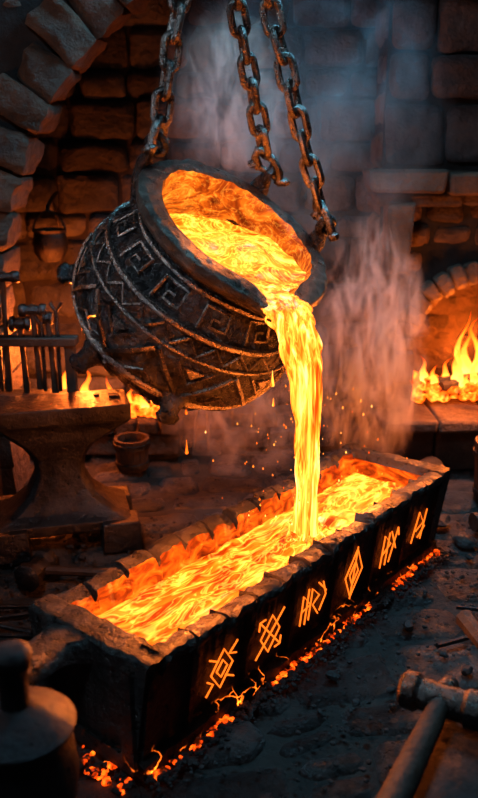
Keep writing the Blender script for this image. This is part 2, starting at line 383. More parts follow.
# left forge hearth behind anvil
fg=empty('forge_hearth')
mb=MB(); mb.box((-.85,5.36,.085),(.95,.46,.15),jit=.012,mi=0)
for i in range(7): mb.box((-1.28+i*.14,5.16,.2),(.13,.1,.09),jit=.01)
mb.make('hearth_stones',WARMST,parent=fg,bevel=.015)
mb=MB()
for i in range(70): mb.rock((-.85+random.uniform(-.42,.42),5.36+random.uniform(-.13,.18),.19+random.uniform(0,.10)),random.uniform(.03,.06))
mb.make('coals',FIRECOAL,parent=fg)
for x,y,h,r in((-.72,5.35,.2,.035),(-.62,5.4,.15,.03),(-.85,5.4,.24,.035),(-1.0,5.4,.32,.04),(-1.1,5.42,.4,.04),(-1.18,5.42,.3,.035),(-.55,5.35,.1,.03),(-.67,5.38,.12,.025)): flame(fg,(x,y,.22),h,r)
# ------------------------------------------------------------------ trough
TO=V((-.465,2.48,0)); TD=V((.63,.777,0)).normalized(); TP=V((-TD.y,TD.x,0)); TL=1.99
def T(s,q,z): return TO+TD*s+TP*q+V((0,0,z))
tr=empty('casting_trough')
LZ=.32
mb=MB()
prof=[(-.225,.02),(-.25,.2),(-.272,.385),(-.29,.392),(-.294,.412),(-.288,.43),(-.262,.438),(-.235,.433),(-.205,.42),(-.175,.24),(.175,.24),(.21,.42),(.235,.433),(.26,.438),(.283,.43),(.287,.41),(.28,.392),(.268,.385),(.22,.02)]
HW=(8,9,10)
ns=320; vs=[]
for i in range(ns+1):
    s=TL*i/ns
    for q,z in prof:
        top=z>.38
        p=T(s,q,z); k=noise.noise(p*12)*(.008 if top else .004)+noise.noise(p*34)*(.006 if top else .002)
        seg=math.floor(s/.16); st=(random.Random(seg*7+(q>0)).uniform(-.012,.006)) if top else 0
        if top and (s%.16)<.012: st-=.020
        chip=0
        if top:
            c=noise.noise(V((s*9,5 if q>0 else 0,abs(q)*8))); chip=-max(0,c-.28)*.06
        if 0<abs(q)<.22 and z>.3 and (s%.16)<.02: k-=.012*(1 if q>0 else -1)
        vs.append(p+TP*k+V((0,0,k*.8+st+chip if z>.1 else 0)))
n=len(prof); 
for j in range(n):
    fs=[]
    for i in range(ns):
        k=(j+1)%n; fs.append((i*n+j,i*n+k,(i+1)*n+k,(i+1)*n+j))
    if j==0: base=len(mb.v); mb.add(vs,fs,0)
    else:
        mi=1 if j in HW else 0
        for f in fs: mb.f.append([a+base for a in f]); mb.m.append(mi)
def endblock(s0,s1):
    vs=[]; m=22; prof2=[]
    for i in range(m+1): prof2.append((lerp(-.29,.285,i/m),.436))
    for i in range(m+1): prof2.append((lerp(.22,-.225,i/m),.02))
    for s in [lerp(s0,s1,t) for t in(0,.12,.3,.5,.7,.88,1)]:
        for q,z in prof2:
            ed=.012 if s in(s0,s1) and z>.1 else 0
            p=T(s,q,z-ed); k=noise.noise(p*14)*.009+noise.noise(p*35)*.006; vs.append(p+TD*k+V((0,0,k if z>.1 else 0)))
    n=len(prof2); fs=[]
    for i in range(6):
        for j in range(n): fs.append((i*n+j,i*n+(j+1)%n,(i+1)*n+(j+1)%n,(i+1)*n+j))
    for e in(0,6):
        for j in range(m): fs.append((e*n+j,e*n+j+1,e*n+n-2-j,e*n+n-1-j))
    mb.add(vs,fs,0)
endblock(-.07,.05); endblock(TL-.06,TL+.03)
for q0,q1,z0,z1 in((-.235,-.185,.02,.40),(.17,.23,.02,.40),(-.235,.23,.02,.07)):
    mb.box(T(-.078,(q0+q1)/2,(z0+z1)/2),(.02,q1-q0,z1-z0),rot=Matrix((TD,TP,(0,0,1))).transposed(),jit=.004)
for s in(.058,TL-.068):
    mb.add([T(s,-.2,.40),T(s,.2,.40),T(s,.175,.24),T(s,-.175,.24)],[(0,1,2,3)],1)
def side(s,w,sg=-1,off=0):
    q=lerp(.225,.272,w)+off; return T(s,sg*q,lerp(.02,.39,w))
ribs=[-.04,.17,.475,.75,1.045,1.35,1.63,1.93]
for sg in(-1,1):
    for s in ribs:
        h=.018; vs=[]
        for w in(0,.12,.25,.37,.5,.62,.75,.87,1.0):
            for ds,o in((-h,-.004),(-h*.7,.014),(h*.7,.014),(h,-.004)):
                p=side(s+ds,w,sg,o); vs.append(p+TP*noise.noise(p*30)*.006)
        fs=[(i*4+j,i*4+j+1,(i+1)*4+j+1,(i+1)*4+j) for i in range(8) for j in range(3)]
        mb.add(vs,fs,0)
    vs=[]
    for i in range(121):
        s=lerp(-.07,TL,i/120)
        for q,z in((.222,.0),(.262,.0),(.259,.045),(.23,.06)):
            p=T(s,sg*q,z); vs.append(p+TP*noise.noise(p*20)*.016*(1 if z else 0))
    mb.add(vs,[(i*4+j,i*4+j+1,(i+1)*4+j+1,(i+1)*4+j) for i in range(120) for j in range(3)],0)
mb.box(T(TL/2,0,.02),(.1,.1,.04),mi=0)
mb.make('mould_body',[CAST,HOTWALL],parent=tr,angle=50)
# handle tongue
mb=MB(); R3=Matrix((TD,TP,(0,0,1))).transposed()
vs=[]
for i in range(13):
    s=lerp(-.38,-.06,i/12); hw=.072+.05*max(0,(i-9)/3)+.02*(i<2); 
    loop=[(-hw,.35),(-hw,.405),(-hw+.02,.425),(0,.43),(hw-.02,.425),(hw,.405),(hw,.35)]
    for q,z in loop:
        p=T(s,q+.08,z); vs.append(p+V((0,0,noise.noise(p*18)*.014))+TP*noise.noise(p*16+V((3,3,3)))*.014)
n=7; fs=[(i*n+j,i*n+(j+1)%n,(i+1)*n+(j+1)%n,(i+1)*n+j) for i in range(12) for j in range(n)]; fs.append(tuple(range(n))); fs.append(tuple(12*n+j for j in range(n)))
mb.add(vs,fs); mb.box(T(-.32,.10,.175),(.08,.09,.35),rot=R3,jit=.008)
mb.make('handle_tongue',CAST,parent=tr,angle=45)
# pool
mb=MB(); vs=[]; na,nb=260,50; SP=V((.285,3.355,0))
for i in range(na+1):
    for j in range(nb+1):
        s=lerp(.04,TL-.06,i/na); q=lerp(-.2,.2,j/nb); p=T(s,q,LZ); d=math.hypot(p.x-SP.x,p.y-SP.y)
        z=noise.noise(V((s*5,q*14,0)))*.010+noise.noise(V((s*13,q*30,3)))*.004+.012*math.exp(-d*3)*math.cos(d*55)+.04*math.exp(-(d/.07)**2)
        vs.append(p+V((0,0,z)))
mb.add(vs,[(i*(nb+1)+j,i*(nb+1)+j+1,(i+1)*(nb+1)+j+1,(i+1)*(nb+1)+j) for i in range(na) for j in range(nb)])
ob=mb.make('molten_pool',MOLT,parent=tr,angle=180)
M=Matrix.Translation(TO)@R3.to_4x4(); ob.data.transform(M.inverted()); ob.matrix_world=M
# runes
mb=MB()
def rune(s0,lines,w0=.50,k=.084):
    for ln in lines:
        pts=[side(s0+x*k,w0+y*k/.37*1.1,-1,.006) for x,y in ln]
        mb.tube(pts,.0037,5)
dia=[[(-.7,0),(0,.9),(.7,0),(0,-.9),(-.7,0)]]
rune(.33,dia+[[(-.9,-.9),(-.5,-.5),(-.9,-.2)],[(.9,.9),(.4,.5),(.9,.3)],[(-.35,0),(0,.4),(.35,0),(0,-.4),(-.35,0)],[(-.9,.8),(-.3,.45)],[(.9,-.8),(.3,-.45)]])
rune(.61,dia+[[(-.9,.9),(.9,-.9)],[(-.9,-.9),(.9,.9)],[(-.9,.5),(-.9,.9),(-.5,.9)],[(.9,-.5),(.9,-.9),(.5,-.9)]])
rune(.90,[[(-1,-.8),(-1,.7),(-.3,0),(-1,-.1)],[(-.3,-.8),(-.3,.8),(.4,.2),(-.1,-.1),(.5,-.8)],[(.6,-.7),(1,0),(.6,.8)],[(.2,.9),(1,.2)],[(-.6,.9),(-.6,-.9)]])
rune(1.2,[[(-.8,0),(0,1.3),(.8,0),(0,-1.3),(-.8,0)],[(-.4,0),(0,.65),(.4,0),(0,-.65),(-.4,0)],[(0,-1.4),(0,1.4)]])
rune(1.5,[[(-.7,-.9),(-.7,.9),(.1,.2),(-.7,-.2)],[(.2,-.9),(.7,.9)],[(0,.9),(.8,-.3)],[(.7,.9),(.9,.4)],[(-.2,.9),(-.2,-.9)]])
rune(1.78,[[(-.6,-.8),(-.2,.9),(.5,.1),(-.3,-.2)],[(.5,-.9),(.7,.8)],[(.1,-.7),(.8,-.2)]])
mb.make('glowing_runes',RUNE,parent=tr)
# embers and rubble around the trough
mb=MB(); mc=MB()
for i in range(900):
    s=random.uniform(-.07,TL+.02); d=abs(random.gauss(0,.05)); q=-(.262+d) if random.random()<.75 else (.262+d)
    p=T(s,q,0); r=random.uniform(.004,.014)*(1 if d<.06 else .7)
    (mb if (noise.noise(V((s*3.2,q>0,0)))>-.2 and d<.028 and random.random()<.75) else mc).rock((p.x,p.y,r*.4),r)
for i in range(80):
    s=random.uniform(-.16,-.085); q=random.uniform(-.25,.02); p=T(s,q,0); r=random.uniform(.004,.014); (mb if random.random()<.5 else mc).rock((p.x,p.y,r*.4),r)
mb.make('ember_scatter',EMBER)
for i in range(1700):
    x=random.uniform(-1.5,1.7);y=random.uniform(1.9,4.25); r=random.uniform(.003,.011)*(2.4 if random.random()<.09 else 1)
    rel=V((x,y,0))-TO
    if -.45<rel.dot(TD)<TL+.05 and abs(rel.dot(TP))<.26: continue
    mc.rock((x,y,r*.3),r)
mc.make('coal_rubble',COAL)
# ------------------------------------------------------------------ cauldron
PC=V((.0,3.68,1.61)); PN=V((.5,-.35,.79)).normalized(); h_=V((PN.x,PN.y,0)).normalized()
PLw=(h_*PN.z-V((0,0,1))*math.hypot(PN.x,PN.y)).normalized(); PS=PN.cross(PLw)
BK=math.radians(-20)
def potp(a,r,ph,beak=True):
    if beak:
        d=(ph-BK+math.pi)%(2*math.pi)-math.pi; b=math.exp(-(d/math.radians(15))**2)*max(0,1-a/.16 if a>0 else 1)
        r=r+.05*b; a=a+.045*b
    return PC+(PLw*math.cos(ph)+PS*math.sin(ph))*r-PN*a
outer=[(0,.365),(-.006,.39),(-.004,.435),(.010,.458),(.035,.464),(.06,.452),(.085,.41),(.11,.39),(.15,.40),(.2,.435),(.26,.475),(.33,.505),(.41,.522),(.49,.522),(.57,.505),(.65,.465),(.72,.41),(.79,.335),(.84,.255),(.875,.17),(.895,.08),(.9,.005)]
inner=[(0,.365),(.02,.355),(.06,.35),(.1,.355),(.16,.375),(.24,.42),(.33,.46),(.43,.475),(.53,.465),(.62,.43),(.7,.37),(.77,.29),(.82,.2),(.85,.1),(.86,.005)]
def interp(tab,a):
    for i in range(len(tab)-1):
        if tab[i][0]<=a<=tab[i+1][0] and tab[i+1][0]>tab[i][0]:
            return lerp(tab[i][1],tab[i+1][1],(a-tab[i][0])/(tab[i+1][0]-tab[i][0]))
    return tab[-1][1]
def dense(t,m):
    o=[]
    for i in range(len(t)-1):
        for k in range(m): o.append((lerp(t[i][0],t[i+1][0],k/m),lerp(t[i][1],t[i+1][1],k/m)))
    o.append(t[-1]); return o
pot=empty('pouring_cauldron')
def shell(tab,mb,amp,rimrows=0):
    seg=240; t=dense(tab,3); vs=[]
    for ri,(a,r) in enumerate(t):
        for i in range(seg):
            ph=2*math.pi*i/seg; p=potp(a,r,ph); A=amp*(1.6 if ri<rimrows else 1); k=noise.noise(p*8)*A+noise.noise(p*24)*A*.7
            vs.append(p+(p-(PC-PN*.4)).normalized()*k)
    for j in range(len(t)-1):
        fs=[(j*seg+i,j*seg+(i+1)%seg,(j+1)*seg+(i+1)%seg,(j+1)*seg+i) for i in range(seg)]
        if j==0: mb.add(vs,fs,1 if rimrows else 0)
        else:
            for f in fs: mb.f.append(list(f)); mb.m.append(1 if j<rimrows else 0)
mb=MB(); shell(outer,mb,.009,19); mb.make('vessel',[POT,POTRIM],parent=pot,angle=180)
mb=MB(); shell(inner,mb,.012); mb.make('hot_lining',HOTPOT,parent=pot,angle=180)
def OR(a): return interp(outer[4:],a)
def sp(a,ph,off=.004): return potp(a,OR(a)+off,ph)
mb=MB()
def line(pts,r=.006):
    r*=1.25; d=[]
    for i in range(len(pts)-1):
        (a0,p0),(a1,p1)=pts[i],pts[i+1]; m=max(1,int(max(abs(a1-a0)/.03,abs(p1-p0)/.06)))
        for k in range(m): d.append((lerp(a0,a1,k/m),lerp(p0,p1,k/m)))
    d.append(pts[-1]); mb.tube([sp(a,p,.003) for a,p in d],r,4)
def ring(a,r=.008): mb.tube([sp(a,2*math.pi*i/160,.001)+noise.noise_vector(sp(a,2*math.pi*i/160)*14)*.003 for i in range(160)],r*1.25,6,closed=True)
for a,r in((.13,.010),(.27,.012),(.36,.007),(.60,.012),(.63,.006)): ring(a,r)
NZ=26
for i in range(NZ):
    p0=2*math.pi*i/NZ; p1=2*math.pi*(i+1)/NZ; pm=(p0+p1)/2
    line([(.288,p0),(.342,pm),(.288,p1)],.005)
for i in range(13):
    p0=2*math.pi*i/13
    line([(.245,p0),(.16,p0),(.16,p0+.26),(.225,p0+.26),(.225,p0+.10),(.195,p0+.10),(.195,p0+.18)],.006)
NT=9
for i in range(NT):
    p0=2*math.pi*i/NT+.25; w=2*math.pi/NT
    line([(.39,p0+w*.02),(.575,p0+w*.5),(.39,p0+w*.98)],.010)
    line([(.39,p0+w*.27),(.48,p0+w*.5),(.39,p0+w*.73)],.006)
    # raised triangular plate inside each motif
    A_,B_,C_=(.40,p0+w*.38),(.445,p0+w*.5),(.40,p0+w*.62)
    pts=[sp(a,p,.012) for a,p in(A_,B_,C_)]+[sp(a,p,-.01) for a,p in(A_,B_,C_)]
    mb.add(pts,[(0,1,2),(0,3,4,1),(1,4,5,2),(2,5,3,0)])
    line([(.575,p0+w*.80),(.52,p0+w),(.575,p0+w*1.20)],.006)
    line([(.66,p0+w*.5),(.82,p0+w*.5)],.009)
for i in range(36): mb.rock(sp(.615,2*math.pi*i/36,.004),.010)
mb.make('embossed_bands',POTTRIM,parent=pot,angle=40)
mb=MB()
for ph in(math.radians(-150),math.radians(-45),math.radians(95),math.radians(-100)):
    a=.60 if ph!=math.radians(-100) else .72; base=potp(a,OR(a)-.03,ph,False); out=((base-(PC-PN*.42)).normalized()-PN*.3).normalized()
    mb.lathe([(.085,-.02),(.075,.02),(.05,.05),(.042,.085),(.055,.105),(.04,.13),(.001,.14)],10,Matrix.Translation(base)@align(out).to_4x4())
base=potp(.88,0.01,0,False); mb.lathe([(.10,-.02),(.09,.02),(.05,.04),(.03,.07),(.001,.08)],16,Matrix.Translation(base)@align(-PN).to_4x4())
lugs=[]
for ph in(math.radians(-158),math.radians(72),math.radians(118)):
    rad=(PLw*math.cos(ph)+PS*math.sin(ph)); tang=(-PLw*math.sin(ph)+PS*math.cos(ph))
    base=[potp(.20,.41,ph,False),potp(.08,.465,ph,False),potp(.0,.485,ph,False),potp(-.06,.475,ph,False)]
    mb.tube(base,[.07,.065,.05,.03],8,flat=[.035,.035,.03,.022],up=rad)
    c=potp(-.085,.472,ph,False)
    mb.tube([c+(PN*math.sin(t)+rad*math.cos(t))*.038 for t in [2*math.pi*k/16 for k in range(16)]],.018,8,closed=True)
    lugs.append((c,tang,rad))
mb.make('feet_and_lugs',POT,parent=pot,angle=60)
ih=(PLw*math.cos(BK)+PS*math.sin(BK)); hh=V((ih.x,ih.y,0)).normalized()
lip=potp(-.008,.40,BK); e1=(-hh+V((0,0,.34))).normalized(); e2=V((-hh.y,hh.x,0))
cen=lip+e1*.33
def inside(P):
    r_=P-PC; a=-r_.dot(PN); r=(r_+PN*a).length
    return a>.0 and a<.86 and r<interp(inner,a)+.01
mb=MB(); vs=[cen.copy()]; nr,na=36,130
for j in range(na):
    t=2*math.pi*j/na; d=e1*math.cos(t)+e2*math.sin(t); R=0
    while R<.9 and inside(cen+d*R): R+=.004
    for i in range(1,nr+1):
        p=cen+d*(R*i/nr); k=noise.noise(p*6)*.035+noise.noise(p*15)*.010; vs.append(p+V((0,0,k)))
fs=[]
for j in range(na):
    k=(j+1)%na; fs.append((0,1+j*nr,1+k*nr))
    for i in range(nr-1): fs.append((1+j*nr+i,1+j*nr+i+1,1+k*nr+i+1,1+k*nr+i))
mb.add(vs,fs); mb.make('molten_bath',MOLTPOT,parent=pot,angle=180)
# stream
ol=potp(.0,.50,BK,False)-PN*.03
ctrl=[lip+e1*.16+V((0,0,.0)),lip+e1*.05+V((0,0,.012)),lip+V((0,0,.016)),ol+V((0,0,.012)),ol+V((.035,-.02,-.06)),V((.262,3.285,1.08)),V((.280,3.30,.85)),V((.287,3.33,.58)),V((.287,3.355,.30))]
hwid=[.10,.10,.10,.096,.084,.066,.050,.045,.058]; thk=[.02,.022,.022,.024,.026,.028,.03,.032,.045]
def catm(P,t):
    n=len(P)-1; i=min(int(t),n-1); f=t-i; g=lambda k:P[max(0,min(n,k))]
    p0,p1,p2,p3=g(i-1),g(i),g(i+1),g(i+2)
    return (p1*2+(p2-p0)*f+(p0*2-p1*5+p2*4-p3)*f*f+(p1*3-p0-p2*3+p3)*f*f*f)*.5
mb=MB(); vs=[]; ns,seg=150,56
for i in range(ns+1):
    t=8*i/ns; p=catm(ctrl,t); q=catm(ctrl,min(8,t+.05))-catm(ctrl,max(0,t-.05)); q.normalize()
    w=catm(hwid,t); th=catm(thk,t); nn=e2.cross(q).normalized()
    for k in range(seg):
        a=2*math.pi*k/seg; rg=1+.40*noise.noise(V((math.cos(a)*3.5,math.sin(a)*3.5,t*.55)))+.22*noise.noise(V((math.cos(a)*8,math.sin(a)*8,t*1.5+7)))
        vs.append(p+e2*w*math.cos(a)*(1+.2*noise.noise(V((0.0,3,t*2.6))))*rg+nn*th*math.sin(a)*rg*1.15)
fs=[(i*seg+k,i*seg+(k+1)%seg,(i+1)*seg+(k+1)%seg,(i+1)*seg+k) for i in range(ns) for k in range(seg)]
mb.add(vs,fs)
for off,r0,t0,t1 in((-.10,.010,3.0,5.6),(.085,.009,3.1,8),(-.08,.008,3.4,7.6),(.10,.007,4,6.5)):
    pts=[];rs=[]
    for i in range(40):
        t=lerp(t0,t1,i/39); w=catm(hwid,t); pts.append(catm(ctrl,t)+e2*(off*(w/.098)*(1+.2*math.sin(t*5+off*90)))); rs.append(r0*(.3+.7*math.sin(math.pi*(i+.5)/40))*(1+.3*math.sin(t*9)))
    mb.tube(pts,rs,8)
for i in range(34):
    a=random.uniform(0,6.28); d=V((math.cos(a),math.sin(a),0)); r=random.uniform(.05,.11); hz=random.uniform(.01,.07)
    mb.tube([SP+d*.045+V((0,0,LZ)),SP+d*r*.85+V((0,0,LZ+hz*.8)),SP+d*r+V((0,0,LZ+hz)),SP+d*(r+.025)+V((0,0,LZ+hz*.5))],[.012,.008,.006,.002],6)
mb.make('molten_stream',STREAM,parent=pot,angle=180)
mb=MB()
def drip(p,r,l): mb.lathe([(.001,-r),(r*.7,-r*.7),(r,0),(r*.7,r*.8),(r*.3,l*.6),(.001,l)],10,Matrix.Translation(V(p)))
for p,r,l in(((-.235,3.62,.93),.009,.07),((-.235,3.62,.80),.007,.03),((.135,3.32,1.02),.009,.06),((.14,3.33,.93),.006,.03),((-.235,3.6,.62),.009,.06),((-.30,3.58,1.0),.006,.03)): drip(p,r,l)
for i in range(110):
    a=random.uniform(0,6.28); r=random.uniform(.05,.55); z=random.uniform(.38,1.0); rr=random.uniform(.0015,.004)
    mb.lathe([(.0003,-rr),(rr,0),(.0003,rr*2.5)],6,Matrix.Translation((SP.x+r*math.cos(a)*.8,SP.y+r*math.sin(a)*.5,z)))
mb.make('molten_drips_and_sparks',STREAM,parent=pot)
mb=MB()
for ph,a0,l in((-1.75,.44,.10),(-.12,.08,.10)):
    pts=[];rs=[]
    for i in range(12):
        t=i/11; a=a0+l*t; pts.append(sp(a,ph+.04*math.sin(t*5),.003)); rs.append(.005*(1-.5*t))
    mb.tube(pts,rs,6)
mb.make('spilled_runs',STREAM,parent=pot)
# ------------------------------------------------------------------ chains
HOOK=V((-.10,3.70,3.02))
def link(mb,c,d,side_,L=.152,W=.068,r=.0165):
    d=d.normalized(); s=(side_-d*side_.dot(d)).normalized(); pts=[]
    hs=L/2-W/2-r*.5
    for k in range(9): a=math.pi*k/8; pts.append(c+d*(hs+W/2*math.sin(a))+s*(W/2*math.cos(a)))
    for k in range(9): a=math.pi+math.pi*k/8; pts.append(c+d*(-hs+W/2*math.sin(a))+s*(W/2*math.cos(a)))
    mb.tube(pts,r,8,closed=True)
def chain(a,b,name,side0,pitch=.106):
    mb=MB(); d=b-a; n=max(1,round(d.length/pitch)); s0=(side0-d.normalized()*side0.dot(d.normalized())).normalized(); s1=d.normalized().cross(s0)
    for i in range(n):
        c=a+d*((i+.5)/n); sag=math.sin(math.pi*(i+.5)/n); c=c+V((0,0,-.015*sag))
        tw=random.uniform(-.25,.25)+.5; sd=(s0 if i%2==0 else s1); sd=Matrix.Rotation(tw,3,d.normalized())@sd
        link(mb,c,d+V([random.uniform(-.06,.06) for _ in range(3)])*d.length,sd)
    return mb.make(name,CHAIN)
for i,(c,tg,rad) in enumerate(lugs):
    tgt=HOOK+V(((-.06,0,-.10),(.10,.02,-.10),(.0,.03,-.10))[i])
    dd=(tgt-c).normalized()
    mb=MB(); s=tg; W=.055
    pts=[c-s*W-dd*.01,c-s*W*1.2+dd*.04,c-s*W*.8+dd*.085,c+dd*.105,c+s*W*.8+dd*.085,c+s*W*1.2+dd*.04,c+s*W-dd*.01]
    mb.tube(pts,.02,8); mb.tube([c-s*(W+.03),c+s*(W+.03)],.015,8)
    mb.rock(c-s*(W+.02),.03);mb.rock(c+s*(W+.02),.03)
    mb.make('lug_shackle',CHAIN,parent=pot,angle=60)
    chain(c+dd*.095,tgt,'iron_chain',rad)
mb=MB(); 
mb.tube([HOOK+V((math.cos(2*math.pi*k/24)*.11,0.0,math.sin(2*math.pi*k/24)*.11)) for k in range(24)],.025,10,closed=True)
mb.make('lifting_ring',CHAIN)
chain(HOOK+V((0,0,.09)),V((-.1,3.7,ZC-.03)),'iron_chain',V((1,0,0)))
# ------------------------------------------------------------------ anvil
an=empty('anvil'); AM=Matrix.Translation((-.90,4.02,0))@Matrix.Rotation(math.radians(14),4,'Z')
mb=MB()
def rsec(z,x0,x1,hy,c=.25):
    cx=min(hy,(x1-x0)/2)*c
    return [AM@V(p) for p in((x0+cx,-hy,z),(x1-cx,-hy,z),(x1,-hy+cx,z),(x1,hy-cx,z),(x1-cx,hy,z),(x0+cx,hy,z),(x0,hy-cx,z),(x0,-hy+cx,z))]
secs=[rsec(.10,-.34,.34,.2,.15),rsec(.15,-.34,.33,.2,.15),rsec(.19,-.26,.25,.15),rsec(.27,-.17,.16,.12),rsec(.37,-.125,.115,.1),rsec(.46,-.13,.12,.1),rsec(.53,-.18,.17,.11),rsec(.59,-.25,.27,.13),rsec(.64,-.29,.34,.135,.1),rsec(.655,-.30,.35,.145,.06),rsec(.73,-.30,.35,.145,.06)]
vs=[p for s_ in secs for p in s_]; fs=[(i*8+j,i*8+(j+1)%8,(i+1)*8+(j+1)%8,(i+1)*8+j) for i in range(len(secs)-1) for j in range(8)]+[tuple(range(8)),tuple((len(secs)-1)*8+j for j in range(8))]
mb.add(vs,fs)
for x in(-.27,.27):
    for y in(-.17,.17):
        mb.box(AM@V((x,y,.075)),(.2,.17,.15),rot=AM.to_3x3(),taper=.9,jit=.004)
mb.box(AM@V((-.345,0,.665)),(.1,.25,.09),rot=AM.to_3x3())
vs=[];hp=[(-.38,.11,.62),(-.5,.095,.63),(-.62,.07,.65),(-.70,.035,.675),(-.74,.008,.69)]
for x,r,z in hp:
    for k in range(16): a=2*math.pi*k/16; vs.append(AM@V((x,r*math.cos(a),z+r*.85*math.sin(a))))
mb.add(vs,[(i*16+k,i*16+(k+1)%16,(i+1)*16+(k+1)%16,(i+1)*16+k) for i in range(4) for k in range(16)]+[tuple(range(16)),tuple(64+k for k in range(16))])
mb.make('anvil_body',IRON,parent=an,bevel=.012,angle=35)
mb=MB(); 
mb.box(AM@V((.28,.03,.732)),(.045,.045,.006),rot=AM.to_3x3()); mb.lathe([(.014,0),(.014,.004)],12,Matrix.Translation(AM@V((.20,.06,.73))))
mb.make('hardy_hole',COAL,parent=an)
# ------------------------------------------------------------------ tool rack & tools
def hammer(mb,c,d,L,hl,hr,hd,mih=0,miw=1,wr=.013):
    c=V(c); d=V(d).normalized(); hd=V(hd).normalized()
    mb.tube([c-d*L,c-d*L*.5,c+d*.03],[wr*1.2,wr*.85,wr],8,mi=miw)
    M=Matrix.Translation(c)@align(hd).to_4x4()
    mb.lathe([(hr*.8,-hl/2),(hr,-hl/2+.01),(hr,-hl*.28),(hr*.72,-hl*.2),(hr*.8,0),(hr*.72,hl*.2),(hr,hl*.28),(hr,hl/2-.01),(hr*.8,hl/2)],8,M,mi=mih)
rk=empty('tool_rack'); mb=MB(); RY=4.33
for x in(-1.33,-.88): mb.box((x,RY,.49),(.05,.06,.97)); mb.box((x,RY,.025),(.09,.2,.04))
mb.box((-1.105,RY-.03,.96),(.53,.03,.045)); mb.box((-1.105,RY+.03,.96),(.53,.03,.045)); mb.box((-1.105,RY,.6),(.49,.04,.05)); mb.box((-1.105,RY,.67),(.47,.14,.02))
mb.make('rack_frame',WOOD,parent=rk,bevel=.006)
mb=MB()
for x,z,hl,hr in((-1.28,1.10,.12,.035),(-1.20,1.29,.17,.032),(-1.13,1.05,.11,.04),(-1.06,1.12,.14,.034),(-.985,1.08,.05,.035)): hammer(mb,(x,RY,z),(random.uniform(-.04,.04),0,1),.42 if z<1.15 else .6,hl,hr,(1,.1,0),wr=.016)
for x,z in((-1.245,1.20),(-1.02,1.05),(-.94,1.12)):
    mb.tube([(x,RY-.005,.69),(x,RY,z)],.010,6,mi=0); mb.tube([(x-.03,RY,z+.04),(x,RY,z-.01),(x+.03,RY,z+.04)],.010,6,mi=0)
mb.make('hanging_tools',[IRON,WOOD],parent=rk,bevel=0,angle=40)
mb=MB(); M=Matrix.Translation((-1.17,5.35,1.22))
mb.lathe([(.02,0),(.07,.01),(.10,.06),(.11,.12),(.095,.18),(.105,.2),(.095,.2),(.085,.18),(.098,.12),(.06,.03)],20,M)
mb.tube([(-1.17+.1*math.cos(t),5.35,1.40+.13*math.sin(t)) for t in [math.pi*k/12 for k in range(13)]],.007,6)
mb.tube([(-1.17,5.64,1.62),(-1.17,5.5,1.60),(-1.17,5.35,1.56),(-1.17,5.33,1.53),(-1.17,5.36,1.515)],.012,6); mb.tube([(-1.17,5.64,1.40),(-1.17,5.5,1.60)],.01,6)
mb.make('hanging_kettle',IRON)
mb=MB(); hammer(mb,(-.93,3.53,.07),(-1,.1,0),.55,.2,.068,(.35,1,0),wr=.024); mb.make('sledgehammer',[IRON,WOOD],angle=40)
def tongs(name,c,ang,L=.5):
    mb=MB(); R=Matrix.Rotation(ang,3,'Z'); c=V(c)
    for sg in(-1,1):
        pts=[(-L*.7,sg*.05,.014),(-L*.35,sg*.03,.014),(0,0,.016+.006*sg),(.06,-sg*.03,.016),(.12,-sg*.025,.016),(.17,-sg*.004,.016)]
        mb.tube([c+R@V(p) for p in pts],[.010,.011,.015,.013,.012,.010],8)
    mb.lathe([(.018,0),(.018,.036)],10,Matrix.Translation(c)); return mb.make(name,IRON)
tongs('blacksmith_tongs',(-.74,3.30,0),.15); tongs('blacksmith_tongs',(-.84,3.08,0),-.2,.4)
mb=MB()
for x,y,a,l in((-.50,3.42,.4,.2),(-1.15,3.25,.1,.2),(-.45,3.58,.8,.14),(-.30,3.75,.2,.16),(-.62,3.42,-.3,.12)):
    d=V((math.cos(a),math.sin(a),0)); mb.tube([V((x,y,.014))-d*l/2,V((x,y,.014))+d*l/2],[.015,.011],6); 
mb.make('iron_bars',IRON)
def bucket(name,c,r,h,mat=WOOD):
    e=empty(name); mb=MB(); M=Matrix.Translation(c)
    for k in range(16):
        a=2*math.pi*k/16; vs=[]
        for z,rr in((0,r*.85),(h,r)):
            for da,dr in((-.185,0),(.185,0),(.185,-.02),(-.185,-.02)): vs.append(V(c)+V(((rr+dr)*math.cos(a+da),(rr+dr)*math.sin(a+da),z)))
        mb.add(vs,[(0,1,2,3),(4,5,6,7),(0,1,5,4),(1,2,6,5),(2,3,7,6),(3,0,4,7)])
    mb.lathe([(r*.8,.02),(r*.8,.04)],16,M); mb.make('staves',mat,parent=e)
    mb=MB()
    for z in(.18,.8): mb.lathe([(r*lerp(.85,1,z)+.002,h*z-.015),(r*lerp(.85,1,z)+.008,h*z-.013),(r*lerp(.85,1,z)+.008,h*z+.015),(r*lerp(.85,1,z)+.002,h*z+.017)],28,M,cap=False)
    mb.make('hoops',IRON,parent=e); return e
bucket('wooden_bucket',(-.66,4.95,0),.11,.2); bucket('wooden_barrel',(1.46,4.45,0),.15,.36)
mb=MB(); mb.tube([(-.30,5.2,0.01),(-.20,5.58,.9)],.012,8,mi=0); mb.tube([(-.2,5.2,0.01),(-.22,5.58,.78)],.012,8,mi=1); mb.make('leaning_pokers',[IRON,WOOD])
mb=MB()
for i in range(6): mb.box((-.03+i*.15,5.42,.065),(.14,.26,.12),jit=.014)
for i in range(3): mb.box((.02+i*.15,5.45,.17),(.13,.18,.1),jit=.014)
mb.make('stone_ledge',STONE,bevel=.012)
